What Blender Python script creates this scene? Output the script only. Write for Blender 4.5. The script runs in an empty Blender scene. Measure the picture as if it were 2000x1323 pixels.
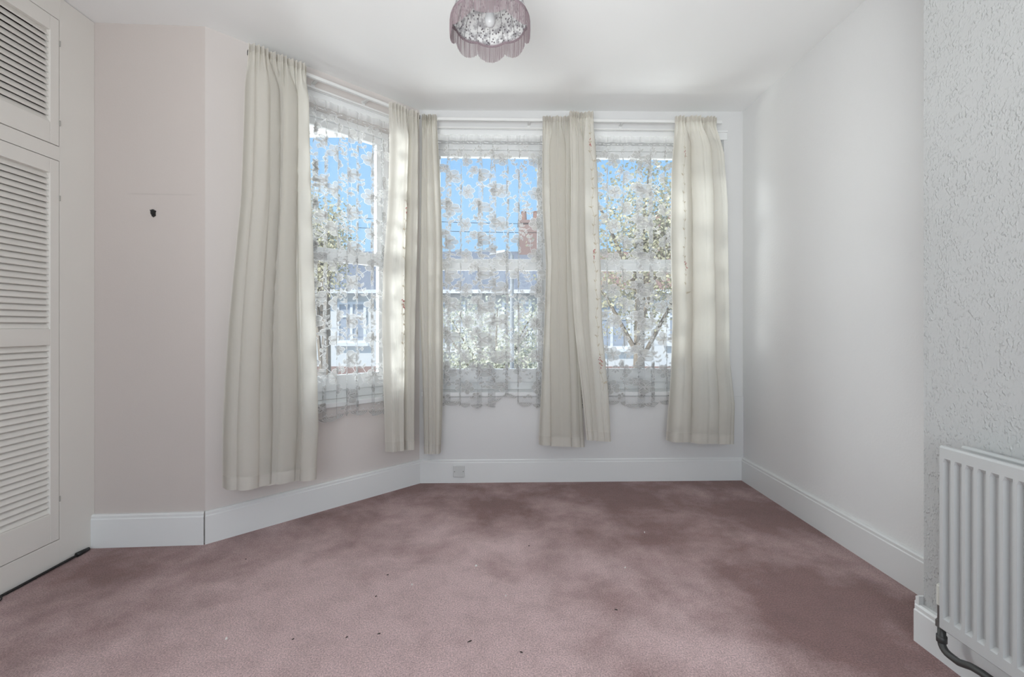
import bpy, math, random
import numpy as np
from mathutils import Vector

# ------------------------------------------------------------------ camera, sky, lights, exposure
F = 889.0            # focal length in pixels of the 2000x1323 frame
VPX, VPY = 988.0, 640.0
HC = 1.0755          # camera height
scene = bpy.context.scene
col = scene.collection
cam_d = bpy.data.cameras.new('camera')
cam_d.sensor_width = 36.0
cam_d.lens = F * 36.0 / 2000.0
cam_d.shift_x = (1000 - VPX) / 2000.0
cam_d.shift_y = -(661.5 - VPY) / 2000.0
cam_d.clip_start = 0.02
cam_d.clip_end = 300
cam = bpy.data.objects.new('camera', cam_d)
cam.location = (0, 0, HC)
cam.rotation_euler = (math.pi / 2, 0, 0)
col.objects.link(cam)
scene.camera = cam

world = bpy.data.worlds.new('World')
scene.world = world
world.use_nodes = True
wn = world.node_tree
wn.nodes.clear()
w_out = wn.nodes.new('ShaderNodeOutputWorld')
w_bg = wn.nodes.new('ShaderNodeBackground')
w_tc = wn.nodes.new('ShaderNodeTexCoord')
w_sep = wn.nodes.new('ShaderNodeSeparateXYZ')
w_ramp = wn.nodes.new('ShaderNodeValToRGB')          # clear sky: pale at the horizon, blue above
cr = w_ramp.color_ramp
cr.elements[0].position = 0.0
cr.elements[0].color = (0.66, 0.80, 0.98, 1)
cr.elements[1].position = 1.0
cr.elements[1].color = (0.16, 0.34, 0.82, 1)
e = cr.elements.new(0.14); e.color = (0.42, 0.70, 1.0, 1)
e = cr.elements.new(0.42); e.color = (0.29, 0.58, 1.0, 1)
wn.links.new(w_tc.outputs['Generated'], w_sep.inputs[0])
wn.links.new(w_sep.outputs['Z'], w_ramp.inputs['Fac'])
w_bg.inputs['Strength'].default_value = 0.95
wn.links.new(w_ramp.outputs['Color'], w_bg.inputs['Color'])
wn.links.new(w_bg.outputs[0], w_out.inputs['Surface'])

sun_d = bpy.data.lights.new('sun', 'SUN')
sun_d.energy = 3.0
sun_d.angle = math.radians(0.6)
sun_d.color = (1.0, 0.96, 0.90)
sun = bpy.data.objects.new('sun', sun_d)
sun.rotation_euler = (math.radians(42), 0, math.radians(-25))   # from behind the house, onto the street
col.objects.link(sun)

# added fill lamps; the rear one stands in an invented window behind the camera
def area(name, loc, target, sx, sy, watts, rgb):
    d = bpy.data.lights.new(name, 'AREA')
    d.shape = 'RECTANGLE'
    d.size, d.size_y = sx, sy
    d.energy = watts
    d.color = rgb
    o = bpy.data.objects.new(name, d)
    o.location = loc
    o.rotation_euler = (Vector(target) - Vector(loc)).to_track_quat('-Z', 'Y').to_euler()
    col.objects.link(o)
    return o
area('rear_fill', (-0.15, -1.52, 1.38), (-0.15, 5.0, 1.10), 2.3, 1.7, 38, (0.97, 0.995, 0.99))
# unseen lamps added outside the front and bay windows to strengthen the daylight
area('front_window_fill', (0.75, 6.1, 4.9), (0.35, 2.2, 0.8), 5.0, 1.6, 520, (0.96, 0.99, 1.0))
area('bay_window_fill', (-7.4, 5.6, 2.9), (-0.6, 2.7, 1.2), 4.6, 3.0, 1150, (0.96, 0.99, 1.0))
# unseen lamp added outside, below sill level, to brighten the ceiling
area('low_street_fill', (0.0, 8.3, -1.15), (0.1, 2.6, 2.0), 8.0, 1.4, 360, (0.98, 1.0, 0.98))
# soft lamp added behind the camera, aimed up to brighten the ceiling
fl = area('ceiling_fill', (-0.45, -0.75, 0.95), (0.25, 2.0, 2.6), 1.6, 0.9, 14, (0.96, 0.995, 0.99))
fl.data.spread = math.radians(85)

vs = scene.view_settings
vs.view_transform = 'Standard'
vs.look = 'None'
vs.gamma = 1.0
vs.use_curve_mapping = False
vs.exposure = 0.22

# ------------------------------------------------------------------ materials
def new_mat(name):
    m = bpy.data.materials.new(name)
    m.use_nodes = True
    nt = m.node_tree
    return m, nt, nt.nodes['Principled BSDF'], nt.nodes['Material Output']

def N(nt, kind, **kw):
    n = nt.nodes.new(kind)
    for k, v in kw.items():
        setattr(n, k, v)
    return n

def plain(name, rgb, rough=0.5, metal=0.0, noise=0.0, nscale=30, bump=0.0, bscale=200, detail=3):
    m, nt, b, out = new_mat(name)
    b.inputs['Roughness'].default_value = rough
    b.inputs['Metallic'].default_value = metal
    b.inputs['Base Color'].default_value = (*rgb, 1)
    tc = N(nt, 'ShaderNodeTexCoord')
    if noise > 0:
        nz = N(nt, 'ShaderNodeTexNoise')
        nz.inputs['Scale'].default_value = nscale
        nz.inputs['Detail'].default_value = detail
        nt.links.new(tc.outputs['Object'], nz.inputs['Vector'])
        mx = N(nt, 'ShaderNodeMix', data_type='RGBA')
        mx.inputs['A'].default_value = (*[c * (1 - noise) for c in rgb], 1)
        mx.inputs['B'].default_value = (*[min(1, c * (1 + noise)) for c in rgb], 1)
        nt.links.new(nz.outputs['Fac'], mx.inputs['Factor'])
        nt.links.new(mx.outputs['Result'], b.inputs['Base Color'])
    if bump > 0:
        nb = N(nt, 'ShaderNodeTexNoise')
        nb.inputs['Scale'].default_value = bscale
        nb.inputs['Detail'].default_value = 4
        nt.links.new(tc.outputs['Object'], nb.inputs['Vector'])
        bp = N(nt, 'ShaderNodeBump')
        bp.inputs['Strength'].default_value = bump
        bp.inputs['Distance'].default_value = 0.004
        nt.links.new(nb.outputs['Fac'], bp.inputs['Height'])
        nt.links.new(bp.outputs['Normal'], b.inputs['Normal'])
    return m

M = {}
M['ceiling'] = plain('ceiling_paint', (0.88, 0.885, 0.88), 0.9, noise=0.01, nscale=3)
M['white_gloss'] = plain('white_gloss_paint', (0.78, 0.79, 0.785), 0.38, noise=0.012, nscale=9, bump=0.03, bscale=60)
M['wardrobe_paint'] = plain('wardrobe_paint', (0.80, 0.775, 0.73), 0.5, noise=0.012, nscale=7, bump=0.03, bscale=80)
M['window_white'] = plain('window_white', (0.80, 0.81, 0.81), 0.35, noise=0.01, nscale=8)
M['track'] = plain('track_plastic', (0.78, 0.78, 0.77), 0.4, noise=0.01)
M['rad'] = plain('radiator_enamel', (0.53, 0.54, 0.535), 0.35, noise=0.008, nscale=6)
M['pipe'] = plain('painted_pipe', (0.055, 0.055, 0.052), 0.45, noise=0.25, nscale=40)
M['valve'] = plain('valve_metal', (0.22, 0.22, 0.21), 0.4, 0.6, noise=0.1)
M['cap'] = plain('valve_cap', (0.72, 0.72, 0.66), 0.5, noise=0.02)
M['black'] = plain('black_plastic', (0.012, 0.012, 0.013), 0.5, noise=0.1)
M['plate'] = plain('plate_plastic', (0.64, 0.65, 0.64), 0.4, noise=0.01)
M['screw'] = plain('screw_metal', (0.28, 0.28, 0.27), 0.4, 0.7, noise=0.1)
M['slit'] = plain('grimy_joint', (0.06, 0.055, 0.05), 0.9, noise=0.1)
M['hinge'] = plain('painted_hinge', (0.42, 0.41, 0.38), 0.5, 0.2, noise=0.2, nscale=300)
M['interior'] = plain('bare_board', (0.30, 0.27, 0.23), 0.8, noise=0.08)

def wall_mat(name, rgb, kind, stain=None):
    m, nt, b, out = new_mat(name)
    b.inputs['Roughness'].default_value = 0.85
    tc = N(nt, 'ShaderNodeTexCoord')
    nz = N(nt, 'ShaderNodeTexNoise')
    nz.inputs['Scale'].default_value = 2.2
    nz.inputs['Detail'].default_value = 4
    nt.links.new(tc.outputs['Object'], nz.inputs['Vector'])
    mx = N(nt, 'ShaderNodeMix', data_type='RGBA')
    mx.inputs['A'].default_value = (*[c * 0.975 for c in rgb], 1)
    mx.inputs['B'].default_value = (*[min(1, c * 1.025) for c in rgb], 1)
    nt.links.new(nz.outputs['Fac'], mx.inputs['Factor'])
    colour = mx.outputs['Result']
    if stain:
        # a faint horizontal scuff left by a shelf: (x0, x1, z)
        x0, x1, z = stain
        sp = N(nt, 'ShaderNodeSeparateXYZ')
        nt.links.new(tc.outputs['Object'], sp.inputs[0])
        def mathn(op, a, bb, clamp=False):
            q = N(nt, 'ShaderNodeMath', operation=op, use_clamp=clamp)
            for i, v in enumerate((a, bb)):
                if isinstance(v, (int, float)):
                    q.inputs[i].default_value = v
                else:
                    nt.links.new(v, q.inputs[i])
            return q.outputs[0]
        dz = mathn('ABSOLUTE', mathn('SUBTRACT', sp.outputs['Z'], z), 0)
        fz = mathn('SUBTRACT', 1.0, mathn('DIVIDE', dz, 0.006), True)
        cx = (x0 + x1) / 2
        dx = mathn('ABSOLUTE', mathn('SUBTRACT', sp.outputs['X'], cx), 0)
        fx = mathn('SUBTRACT', 1.0, mathn('DIVIDE', mathn('SUBTRACT', dx, (x1 - x0) * 0.36), (x1 - x0) * 0.14), True)
        n2 = N(nt, 'ShaderNodeTexNoise')
        n2.inputs['Scale'].default_value = 14
        nt.links.new(tc.outputs['Object'], n2.inputs['Vector'])
        fac = mathn('MULTIPLY', mathn('MULTIPLY', fz, fx), mathn('MULTIPLY', n2.outputs['Fac'], 0.5))
        m2 = N(nt, 'ShaderNodeMix', data_type='RGBA')
        nt.links.new(fac, m2.inputs['Factor'])
        nt.links.new(colour, m2.inputs['A'])
        m2.inputs['B'].default_value = (0.35, 0.32, 0.30, 1)
        colour = m2.outputs['Result']
    nt.links.new(colour, b.inputs['Base Color'])
    bp = N(nt, 'ShaderNodeBump')
    if kind == 'woodchip':
        vo = N(nt, 'ShaderNodeTexNoise')
        vo.inputs['Scale'].default_value = 115
        vo.inputs['Detail'].default_value = 1.5
        vo.inputs['Roughness'].default_value = 0.4
        mp = N(nt, 'ShaderNodeMapping')
        mp.inputs['Scale'].default_value = (1, 1.25, 0.8)
        nt.links.new(tc.outputs['Object'], mp.inputs['Vector'])
        nt.links.new(mp.outputs['Vector'], vo.inputs['Vector'])
        big = N(nt, 'ShaderNodeTexNoise')
        big.inputs['Scale'].default_value = 28
        nt.links.new(tc.outputs['Object'], big.inputs['Vector'])
        rp = N(nt, 'ShaderNodeValToRGB')
        rp.color_ramp.elements[0].position = 0.50
        rp.color_ramp.elements[1].position = 0.78
        nt.links.new(vo.outputs['Fac'], rp.inputs['Fac'])
        rb = N(nt, 'ShaderNodeValToRGB')
        rb.color_ramp.elements[0].position = 0.35
        rb.color_ramp.elements[1].position = 0.62
        nt.links.new(big.outputs['Fac'], rb.inputs['Fac'])
        mu = N(nt, 'ShaderNodeMath', operation='MULTIPLY')
        nt.links.new(rp.outputs['Color'], mu.inputs[0])
        nt.links.new(rb.outputs['Color'], mu.inputs[1])
        nt.links.new(mu.outputs[0], bp.inputs['Height'])
        bp.inputs['Strength'].default_value = 0.85
        bp.inputs['Distance'].default_value = 0.0040
    else:
        vo = N(nt, 'ShaderNodeTexNoise')
        vo.inputs['Scale'].default_value = {'fine': 95, 'smooth': 150}[kind]
        vo.inputs['Detail'].default_value = 3
        nt.links.new(tc.outputs['Object'], vo.inputs['Vector'])
        nt.links.new(vo.outputs['Fac'], bp.inputs['Height'])
        bp.inputs['Strength'].default_value = {'fine': 0.30, 'smooth': 0.10}[kind]
        bp.inputs['Distance'].default_value = 0.003
    nt.links.new(bp.outputs['Normal'], b.inputs['Normal'])
    return m

M['wall_pink'] = wall_mat('wall_pink_paper', (0.585, 0.53, 0.50), 'smooth', (-1.88, -1.53, 1.736))
M['wall_bay'] = wall_mat('wall_bay_paper', (0.67, 0.625, 0.60), 'smooth')
M['wall_white'] = wall_mat('wall_white_paint', (0.70, 0.70, 0.70), 'smooth')
M['wall_right'] = wall_mat('wall_lining_paper', (0.80, 0.80, 0.795), 'fine')
M['wall_chip'] = wall_mat('wall_woodchip', (0.52, 0.525, 0.52), 'woodchip')

def carpet_mat():
    m, nt, b, out = new_mat('carpet_pile')
    b.inputs['Roughness'].default_value = 1.0
    b.inputs['Sheen Weight'].default_value = 0.25
    b.inputs['Sheen Roughness'].default_value = 0.6
    b.inputs['Specular IOR Level'].default_value = 0.1
    tc = N(nt, 'ShaderNodeTexCoord')
    def noise(scale, detail, rough=0.55, dist=0.0):
        n = N(nt, 'ShaderNodeTexNoise')
        n.inputs['Scale'].default_value = scale
        n.inputs['Detail'].default_value = detail
        n.inputs['Roughness'].default_value = rough
        n.inputs['Distortion'].default_value = dist
        nt.links.new(tc.outputs['Object'], n.inputs['Vector'])
        return n
    fine = noise(190, 4, 0.75)
    mid = noise(7, 8, 0.8, 0.2)
    big = noise(2.1, 6, 0.62, 0.15)
    # trodden, lighter middle, ragged outline; dark surround also paints shade by the windows
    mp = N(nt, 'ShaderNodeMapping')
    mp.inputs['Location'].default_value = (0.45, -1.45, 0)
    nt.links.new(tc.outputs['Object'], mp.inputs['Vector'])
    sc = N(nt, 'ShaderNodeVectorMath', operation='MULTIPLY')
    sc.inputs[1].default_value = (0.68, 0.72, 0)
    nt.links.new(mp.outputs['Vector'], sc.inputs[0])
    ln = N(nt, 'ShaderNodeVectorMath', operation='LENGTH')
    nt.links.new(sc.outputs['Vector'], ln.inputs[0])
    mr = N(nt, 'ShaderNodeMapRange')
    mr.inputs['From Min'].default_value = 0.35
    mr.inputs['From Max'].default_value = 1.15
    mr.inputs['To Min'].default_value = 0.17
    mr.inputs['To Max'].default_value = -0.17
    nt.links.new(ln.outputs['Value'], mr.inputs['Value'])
    wear_shade = N(nt, 'ShaderNodeMath', operation='ADD')
    nt.links.new(mr.outputs['Result'], wear_shade.inputs[0])
    nt.links.new(big.outputs['Fac'], wear_shade.inputs[1])
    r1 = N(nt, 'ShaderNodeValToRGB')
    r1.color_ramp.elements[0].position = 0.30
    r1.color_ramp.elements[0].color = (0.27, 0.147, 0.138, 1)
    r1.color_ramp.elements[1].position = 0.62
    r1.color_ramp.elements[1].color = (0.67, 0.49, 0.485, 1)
    nt.links.new(wear_shade.outputs[0], r1.inputs['Fac'])
    r2 = N(nt, 'ShaderNodeValToRGB')
    r2.color_ramp.elements[0].position = 0.32
    r2.color_ramp.elements[0].color = (0.66, 0.64, 0.62, 1)
    r2.color_ramp.elements[1].position = 0.56
    r2.color_ramp.elements[1].color = (1.05, 1.05, 1.05, 1)
    nt.links.new(mid.outputs['Fac'], r2.inputs['Fac'])
    r3 = N(nt, 'ShaderNodeValToRGB')
    r3.color_ramp.elements[0].position = 0.36
    r3.color_ramp.elements[0].color = (0.50, 0.47, 0.46, 1)
    r3.color_ramp.elements[1].position = 0.64
    r3.color_ramp.elements[1].color = (1.35, 1.33, 1.33, 1)
    nt.links.new(fine.outputs['Fac'], r3.inputs['Fac'])
    a = N(nt, 'ShaderNodeMix', data_type='RGBA', blend_type='MULTIPLY')
    a.inputs['Factor'].default_value = 0.55
    nt.links.new(r1.outputs['Color'], a.inputs['A'])
    nt.links.new(r2.outputs['Color'], a.inputs['B'])
    c = N(nt, 'ShaderNodeMix', data_type='RGBA', blend_type='MULTIPLY')
    c.inputs['Factor'].default_value = 0.9
    nt.links.new(a.outputs['Result'], c.inputs['A'])
    nt.links.new(r3.outputs['Color'], c.inputs['B'])
    nt.links.new(c.outputs['Result'], b.inputs['Base Color'])
    fb = noise(230, 3)
    ad = N(nt, 'ShaderNodeMath', operation='ADD')
    nt.links.new(fb.outputs['Fac'], ad.inputs[0])
    nt.links.new(fine.outputs['Fac'], ad.inputs[1])
    bp = N(nt, 'ShaderNodeBump')
    bp.inputs['Strength'].default_value = 0.6
    bp.inputs['Distance'].default_value = 0.008
    nt.links.new(ad.outputs[0], bp.inputs['Height'])
    nt.links.new(bp.outputs['Normal'], b.inputs['Normal'])
    return m
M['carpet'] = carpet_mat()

def cloth_mat(name, rgb, trans_rgb, tw, alpha=1.0, weave=0.0, wscale=900):
    m, nt, b, out = new_mat(name)
    nt.nodes.remove(b)
    tc = N(nt, 'ShaderNodeTexCoord')
    nz = N(nt, 'ShaderNodeTexNoise')
    nz.inputs['Scale'].default_value = 11
    nz.inputs['Detail'].default_value = 4
    nt.links.new(tc.outputs['Object'], nz.inputs['Vector'])
    mx = N(nt, 'ShaderNodeMix', data_type='RGBA')
    mx.inputs['A'].default_value = (*[c * 0.96 for c in rgb], 1)
    mx.inputs['B'].default_value = (*[min(1, c * 1.03) for c in rgb], 1)
    nt.links.new(nz.outputs['Fac'], mx.inputs['Factor'])
    di = N(nt, 'ShaderNodeBsdfDiffuse')
    nt.links.new(mx.outputs['Result'], di.inputs['Color'])
    tr = N(nt, 'ShaderNodeBsdfTranslucent')
    tr.inputs['Color'].default_value = (*trans_rgb, 1)
    if weave > 0:
        nb = N(nt, 'ShaderNodeTexNoise')
        nb.inputs['Scale'].default_value = wscale
        nt.links.new(tc.outputs['Object'], nb.inputs['Vector'])
        bp = N(nt, 'ShaderNodeBump')
        bp.inputs['Strength'].default_value = weave
        bp.inputs['Distance'].default_value = 0.002
        nt.links.new(nb.outputs['Fac'], bp.inputs['Height'])
        nt.links.new(bp.outputs['Normal'], di.inputs['Normal'])
    ms = N(nt, 'ShaderNodeMixShader')
    ms.inputs['Fac'].default_value = tw
    nt.links.new(di.outputs[0], ms.inputs[1])
    nt.links.new(tr.outputs[0], ms.inputs[2])
    last = ms
    if alpha < 1:
        tp = N(nt, 'ShaderNodeBsdfTransparent')
        m2 = N(nt, 'ShaderNodeMixShader')
        m2.inputs['Fac'].default_value = alpha
        nt.links.new(tp.outputs[0], m2.inputs[1])
        nt.links.new(last.outputs[0], m2.inputs[2])
        last = m2
    nt.links.new(last.outputs[0], out.inputs['Surface'])
    return m

M['curtain'] = cloth_mat('curtain_cream', (0.77, 0.75, 0.70), (0.84, 0.81, 0.74), 0.50, weave=0.15)
M['hem'] = cloth_mat('curtain_hem', (0.74, 0.715, 0.665), (0.74, 0.70, 0.62), 0.34, weave=0.15)
M['net'] = cloth_mat('lace_net', (0.72, 0.73, 0.74), (0.56, 0.57, 0.58), 0.42, 0.12)
M['motif'] = cloth_mat('lace_motif', (0.62, 0.615, 0.595), (0.46, 0.455, 0.44), 0.42, 0.68)
M['cord'] = cloth_mat('lace_cord', (0.84, 0.84, 0.84), (0.74, 0.74, 0.74), 0.45, 0.9)
M['lace_head'] = cloth_mat('lace_heading', (0.86, 0.86, 0.86), (0.80, 0.80, 0.80), 0.45, 0.5)
M['emb_stem'] = cloth_mat('embroidery_stem', (0.60, 0.54, 0.43), (0.5, 0.45, 0.36), 0.2)
M['emb_red'] = cloth_mat('embroidery_red', (0.50, 0.20, 0.19), (0.4, 0.15, 0.14), 0.2)

def glass_mat():
    m, nt, b, out = new_mat('window_glass')
    nt.nodes.remove(b)
    tp = N(nt, 'ShaderNodeBsdfTransparent')
    tp.inputs['Color'].default_value = (0.97, 0.985, 0.98, 1)
    gl = N(nt, 'ShaderNodeBsdfGlossy')
    gl.inputs['Roughness'].default_value = 0.02
    fr = N(nt, 'ShaderNodeFresnel')
    fr.inputs['IOR'].default_value = 1.3
    ms = N(nt, 'ShaderNodeMixShader')
    nt.links.new(fr.outputs[0], ms.inputs['Fac'])
    nt.links.new(tp.outputs[0], ms.inputs[1])
    nt.links.new(gl.outputs[0], ms.inputs[2])
    nt.links.new(ms.outputs[0], out.inputs['Surface'])
    return m
M['glass'] = glass_mat()

# ------------------------------------------------------------------ mesh helpers
def wloc(o):
    v = Vector((0, 0, 0))
    while o is not None:
        v = v + o.location
        o = o.parent
    return v

class MB:
    def __init__(self):
        self.v = []
        self.f = []
    def add(self, vs_, fs_):
        o = len(self.v)
        self.v.extend([tuple(map(float, p)) for p in vs_])
        self.f.extend([tuple(i + o for i in f) for f in fs_])
    def hexa(self, p):
        self.add(p, [(0, 3, 2, 1), (4, 5, 6, 7), (0, 1, 5, 4), (1, 2, 6, 5), (2, 3, 7, 6), (3, 0, 4, 7)])
    def box(self, x0, x1, y0, y1, z0, z1):
        self.hexa([(x0, y0, z0), (x1, y0, z0), (x1, y1, z0), (x0, y1, z0),
                   (x0, y0, z1), (x1, y0, z1), (x1, y1, z1), (x0, y1, z1)])
    def pbox(self, pl, s0, s1, d0, d1, z0, z1):
        # box in wall coordinates: s along the wall, d into the room
        self.hexa([pl.pt(s0, d1, z0), pl.pt(s1, d1, z0), pl.pt(s1, d0, z0), pl.pt(s0, d0, z0),
                   pl.pt(s0, d1, z1), pl.pt(s1, d1, z1), pl.pt(s1, d0, z1), pl.pt(s0, d0, z1)])
    def tube(self, path, r, n=8, cap=True):
        path = [Vector(p) for p in path]
        rs = r if isinstance(r, (list, tuple)) else [r] * len(path)
        o = len(self.v)
        up = None
        for i, p in enumerate(path):
            a = path[max(0, i - 1)]
            b = path[min(len(path) - 1, i + 1)]
            t = (b - a).normalized()
            if up is None:
                up = Vector((0, 0, 1)) if abs(t.z) < 0.9 else Vector((1, 0, 0))
            x = t.cross(up)
            if x.length < 1e-4:
                x = t.cross(Vector((0, 1, 0)))
            x.normalize()
            y = x.cross(t).normalized()
            up = y
            for k in range(n):
                an = 2 * math.pi * k / n
                self.v.append(tuple(p + x * (math.cos(an) * rs[i]) + y * (math.sin(an) * rs[i])))
        for i in range(len(path) - 1):
            for k in range(n):
                k2 = (k + 1) % n
                self.f.append((o + i * n + k, o + i * n + k2, o + (i + 1) * n + k2, o + (i + 1) * n + k))
        if cap:
            self.f.append(tuple(o + k for k in reversed(range(n))))
            self.f.append(tuple(o + (len(path) - 1) * n + k for k in range(n)))
    def lathe(self, c, prof, n=24):
        o = len(self.v)
        for r, z in prof:
            for k in range(n):
                an = 2 * math.pi * k / n
                self.v.append((c[0] + r * math.cos(an), c[1] + r * math.sin(an), c[2] + z))
        for i in range(len(prof) - 1):
            for k in range(n):
                k2 = (k + 1) % n
                self.f.append((o + i * n + k, o + i * n + k2, o + (i + 1) * n + k2, o + (i + 1) * n + k))
    def build(self, name, mat, parent=None, smooth=False, bevel=0.0):
        off = wloc(parent) if parent is not None else Vector((0, 0, 0))
        vv = [(p[0] - off.x, p[1] - off.y, p[2] - off.z) for p in self.v]
        me = bpy.data.meshes.new(name)
        me.from_pydata(vv, [], self.f)
        if smooth:
            me.polygons.foreach_set('use_smooth', [True] * len(me.polygons))
        me.update()
        o = bpy.data.objects.new(name, me)
        col.objects.link(o)
        o.parent = parent
        if mat is not None:
            me.materials.append(mat)
        if bevel > 0:
            bv = o.modifiers.new('bevel', 'BEVEL')
            bv.width = bevel
            bv.segments = 2
            bv.limit_method = 'ANGLE'
        return o

def empty(name, loc):
    o = bpy.data.objects.new(name, None)
    o.location = loc
    o.empty_display_size = 0.1
    col.objects.link(o)
    return o

def tag(o, label, cat, group=None):
    o['label'] = label
    o['category'] = cat
    if group:
        o['group'] = group
    return o

def struct(o, label=None):
    o['kind'] = 'structure'
    if label:
        o['label'] = label
    return o

class Plane:
    def __init__(self, p0, p1):
        self.p0 = np.array(p0, float)
        d = np.array(p1, float) - self.p0
        self.L = float(np.hypot(*d))
        self.u = d / self.L
        self.n = np.array([self.u[1], -self.u[0]])
    def pt(self, s, d, z):
        q = self.p0 + self.u * s + self.n * d
        return (q[0], q[1], z)
    def s_px(self, px, d=0.0):
        # distance along the wall of a point read off the photograph column
        k = (px - VPX) / F
        q = self.p0 + self.n * d
        return (k * q[1] - q[0]) / (self.u[0] - k * self.u[1])
    def z_px(self, px, py, d=0.0):
        s = self.s_px(px, d)
        y = self.pt(s, d, 0)[1]
        return HC + (VPY - py) / F * y

def ceil_z(x):
    return 2.589 + 0.0075 * x

# ------------------------------------------------------------------ room shell
XR = 1.676
ALC0, ALC1 = (-2.02, 2.235), (-1.50, 2.27)
BAY0, BAY1 = (-1.50, 2.27), (-0.60, 3.16)
BK0, BK1 = (-0.60, 3.16), (XR, 3.219)
P_alc, P_bay, P_back = Plane(ALC0, ALC1), Plane(BAY0, BAY1), Plane(BK0, BK1)
REAR = -1.40
WALLX = -2.62
ZT = 2.75

m = MB()
m.box(-2.75, 1.95, -1.6, 3.34, -0.12, 0.0)
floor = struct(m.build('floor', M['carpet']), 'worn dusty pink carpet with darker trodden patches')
m = MB()
x0, x1 = -2.75, 2.0
m.hexa([(x0, -1.6, ceil_z(x0)), (x1, -1.6, ceil_z(x1)), (x1, 3.6, ceil_z(x1)), (x0, 3.6, ceil_z(x0)),
        (x0, -1.6, 2.85), (x1, -1.6, 2.85), (x1, 3.6, 2.85), (x0, 3.6, 2.85)])
ceiling = struct(m.build('ceiling', M['ceiling']), 'plain white ceiling')

def wall_open(name, pl, openings, mat, s0, s1, th, z0=0.0, z1=2.66):
    ss = sorted({s0, s1, *[o[0] for o in openings], *[o[1] for o in openings]})
    zs = sorted({z0, z1, *[o[2] for o in openings], *[o[3] for o in openings]})
    b = MB()
    def inside(a, c):
        return any(o[0] <= a <= o[1] and o[2] <= c <= o[3] for o in openings)
    for i in range(len(ss) - 1):
        for j in range(len(zs) - 1):
            if inside((ss[i] + ss[i + 1]) / 2, (zs[j] + zs[j + 1]) / 2):
                continue
            a, c, e, g = ss[i], ss[i + 1], zs[j], zs[j + 1]
            b.add([pl.pt(a, 0, e), pl.pt(c, 0, e), pl.pt(c, 0, g), pl.pt(a, 0, g)], [(0, 1, 2, 3)])
            b.add([pl.pt(a, -th, e), pl.pt(c, -th, e), pl.pt(c, -th, g), pl.pt(a, -th, g)], [(3, 2, 1, 0)])
    for a, c, e, g in openings:
        for q in ([(a, e), (c, e)], [(c, e), (c, g)], [(c, g), (a, g)], [(a, g), (a, e)]):
            (sa, za), (sb, zb) = q
            b.add([pl.pt(sa, 0, za), pl.pt(sb, 0, zb), pl.pt(sb, -th, zb), pl.pt(sa, -th, za)], [(3, 2, 1, 0)])
    for a, c in ((s0, s0), (s1, s1)):
        b.add([pl.pt(a, 0, z0), pl.pt(a, -th, z0), pl.pt(a, -th, z1), pl.pt(a, 0, z1)], [(0, 1, 2, 3)])
    b.add([pl.pt(s0, 0, z1), pl.pt(s1, 0, z1), pl.pt(s1, -th, z1), pl.pt(s0, -th, z1)], [(0, 1, 2, 3)])
    return struct(b.build(name, mat))

ZSILL, ZHEAD = 0.625, 2.405
W1 = (P_bay.s_px(512), P_bay.s_px(778), ZSILL, ZHEAD)
W2 = (P_back.s_px(832), P_back.s_px(1076), ZSILL, ZHEAD)
W3 = (P_back.s_px(1128), P_back.s_px(1414), ZSILL, ZHEAD)
wall_open('wall_alcove', P_alc, [], M['wall_pink'], -0.65, P_alc.L, 0.22)
wall_open('wall_bay', P_bay, [W1], M['wall_bay'], 0, P_bay.L + 0.09, 0.24)
wall_open('wall_window', P_back, [W2, W3], M['wall_white'], -0.09, P_back.L + 0.1, 0.24)
m = MB()
m.box(XR, XR + 0.2, REAR - 0.2, 3.5, 0, 2.66)
struct(m.build('wall_right', M['wall_right']))
CHX, CHY = 1.425, 1.552
m = MB()
m.box(CHX, XR + 0.02, -0.10, CHY, 0, 2.66)
struct(m.build('wall_chimney', M['wall_chip']), 'chimney breast covered in bobbly woodchip paper')
m = MB()
m.box(WALLX - 0.1, WALLX, REAR - 0.2, 2.45, 0, 2.66)
struct(m.build('wall_left', M['wall_white']))
P_rear = Plane((XR, REAR), (WALLX, REAR))
RW = (P_rear.L / 2 - 1.25 - 0.32, P_rear.L / 2 + 1.25 - 0.32, 0.45, 2.32)  # invented rear opening that lets the added fill lamp in
wall_open('wall_rear', P_rear, [RW], M['wall_white'], -0.15, P_rear.L + 0.1, 0.18)

# skirting boards -------------------------------------------------------------
SK = 0.160
def skirting(name, pl, s0, s1, h=SK, t=0.020, m0=0.0, m1=0.0, zb=-0.005):
    """profiled board: flat face, small bead and chamfered top; m0/m1 mitre the ends"""
    prof = [(0, zb), (t, zb), (t, h - 0.022), (t - 0.004, h - 0.018), (t - 0.003, h - 0.006), (t - 0.009, h), (0, h)]
    b = MB()
    o = []
    for s, mm in ((s0, m0), (s1, m1)):
        o.append([pl.pt(s + mm * d, d, z) for d, z in prof])
    n = len(prof)
    vs_ = o[0] + o[1]
    fs_ = [(i, i + n, (i + 1) % n + n, (i + 1) % n) for i in range(n)]
    fs_ += [tuple(range(n)), tuple(reversed(range(n, 2 * n)))]
    b.add(vs_, fs_)
    return struct(b.build(name, M['white_gloss']))
t8 = math.tan(math.radians(22.0))
skirting('baseboard_alcove', P_alc, -0.02, P_alc.L - 0.003, t=0.021, m1=0.36)
skirting('baseboard_bay', P_bay, 0.004, P_bay.L, m0=-0.40, m1=-t8)
skirting('baseboard_window', P_back, 0.0, P_back.L, m0=t8, m1=-1)
P_right = Plane((XR, 3.219), (XR, CHY))
skirting('baseboard_right', P_right, 0, P_right.L, m0=1)
P_ch = Plane((CHX, CHY), (CHX, -0.1))
skirting('baseboard_chimney', P_ch, -0.012, P_ch.L, h=0.130, t=0.024)
P_chs = Plane((XR, CHY), (CHX, CHY))
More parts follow.
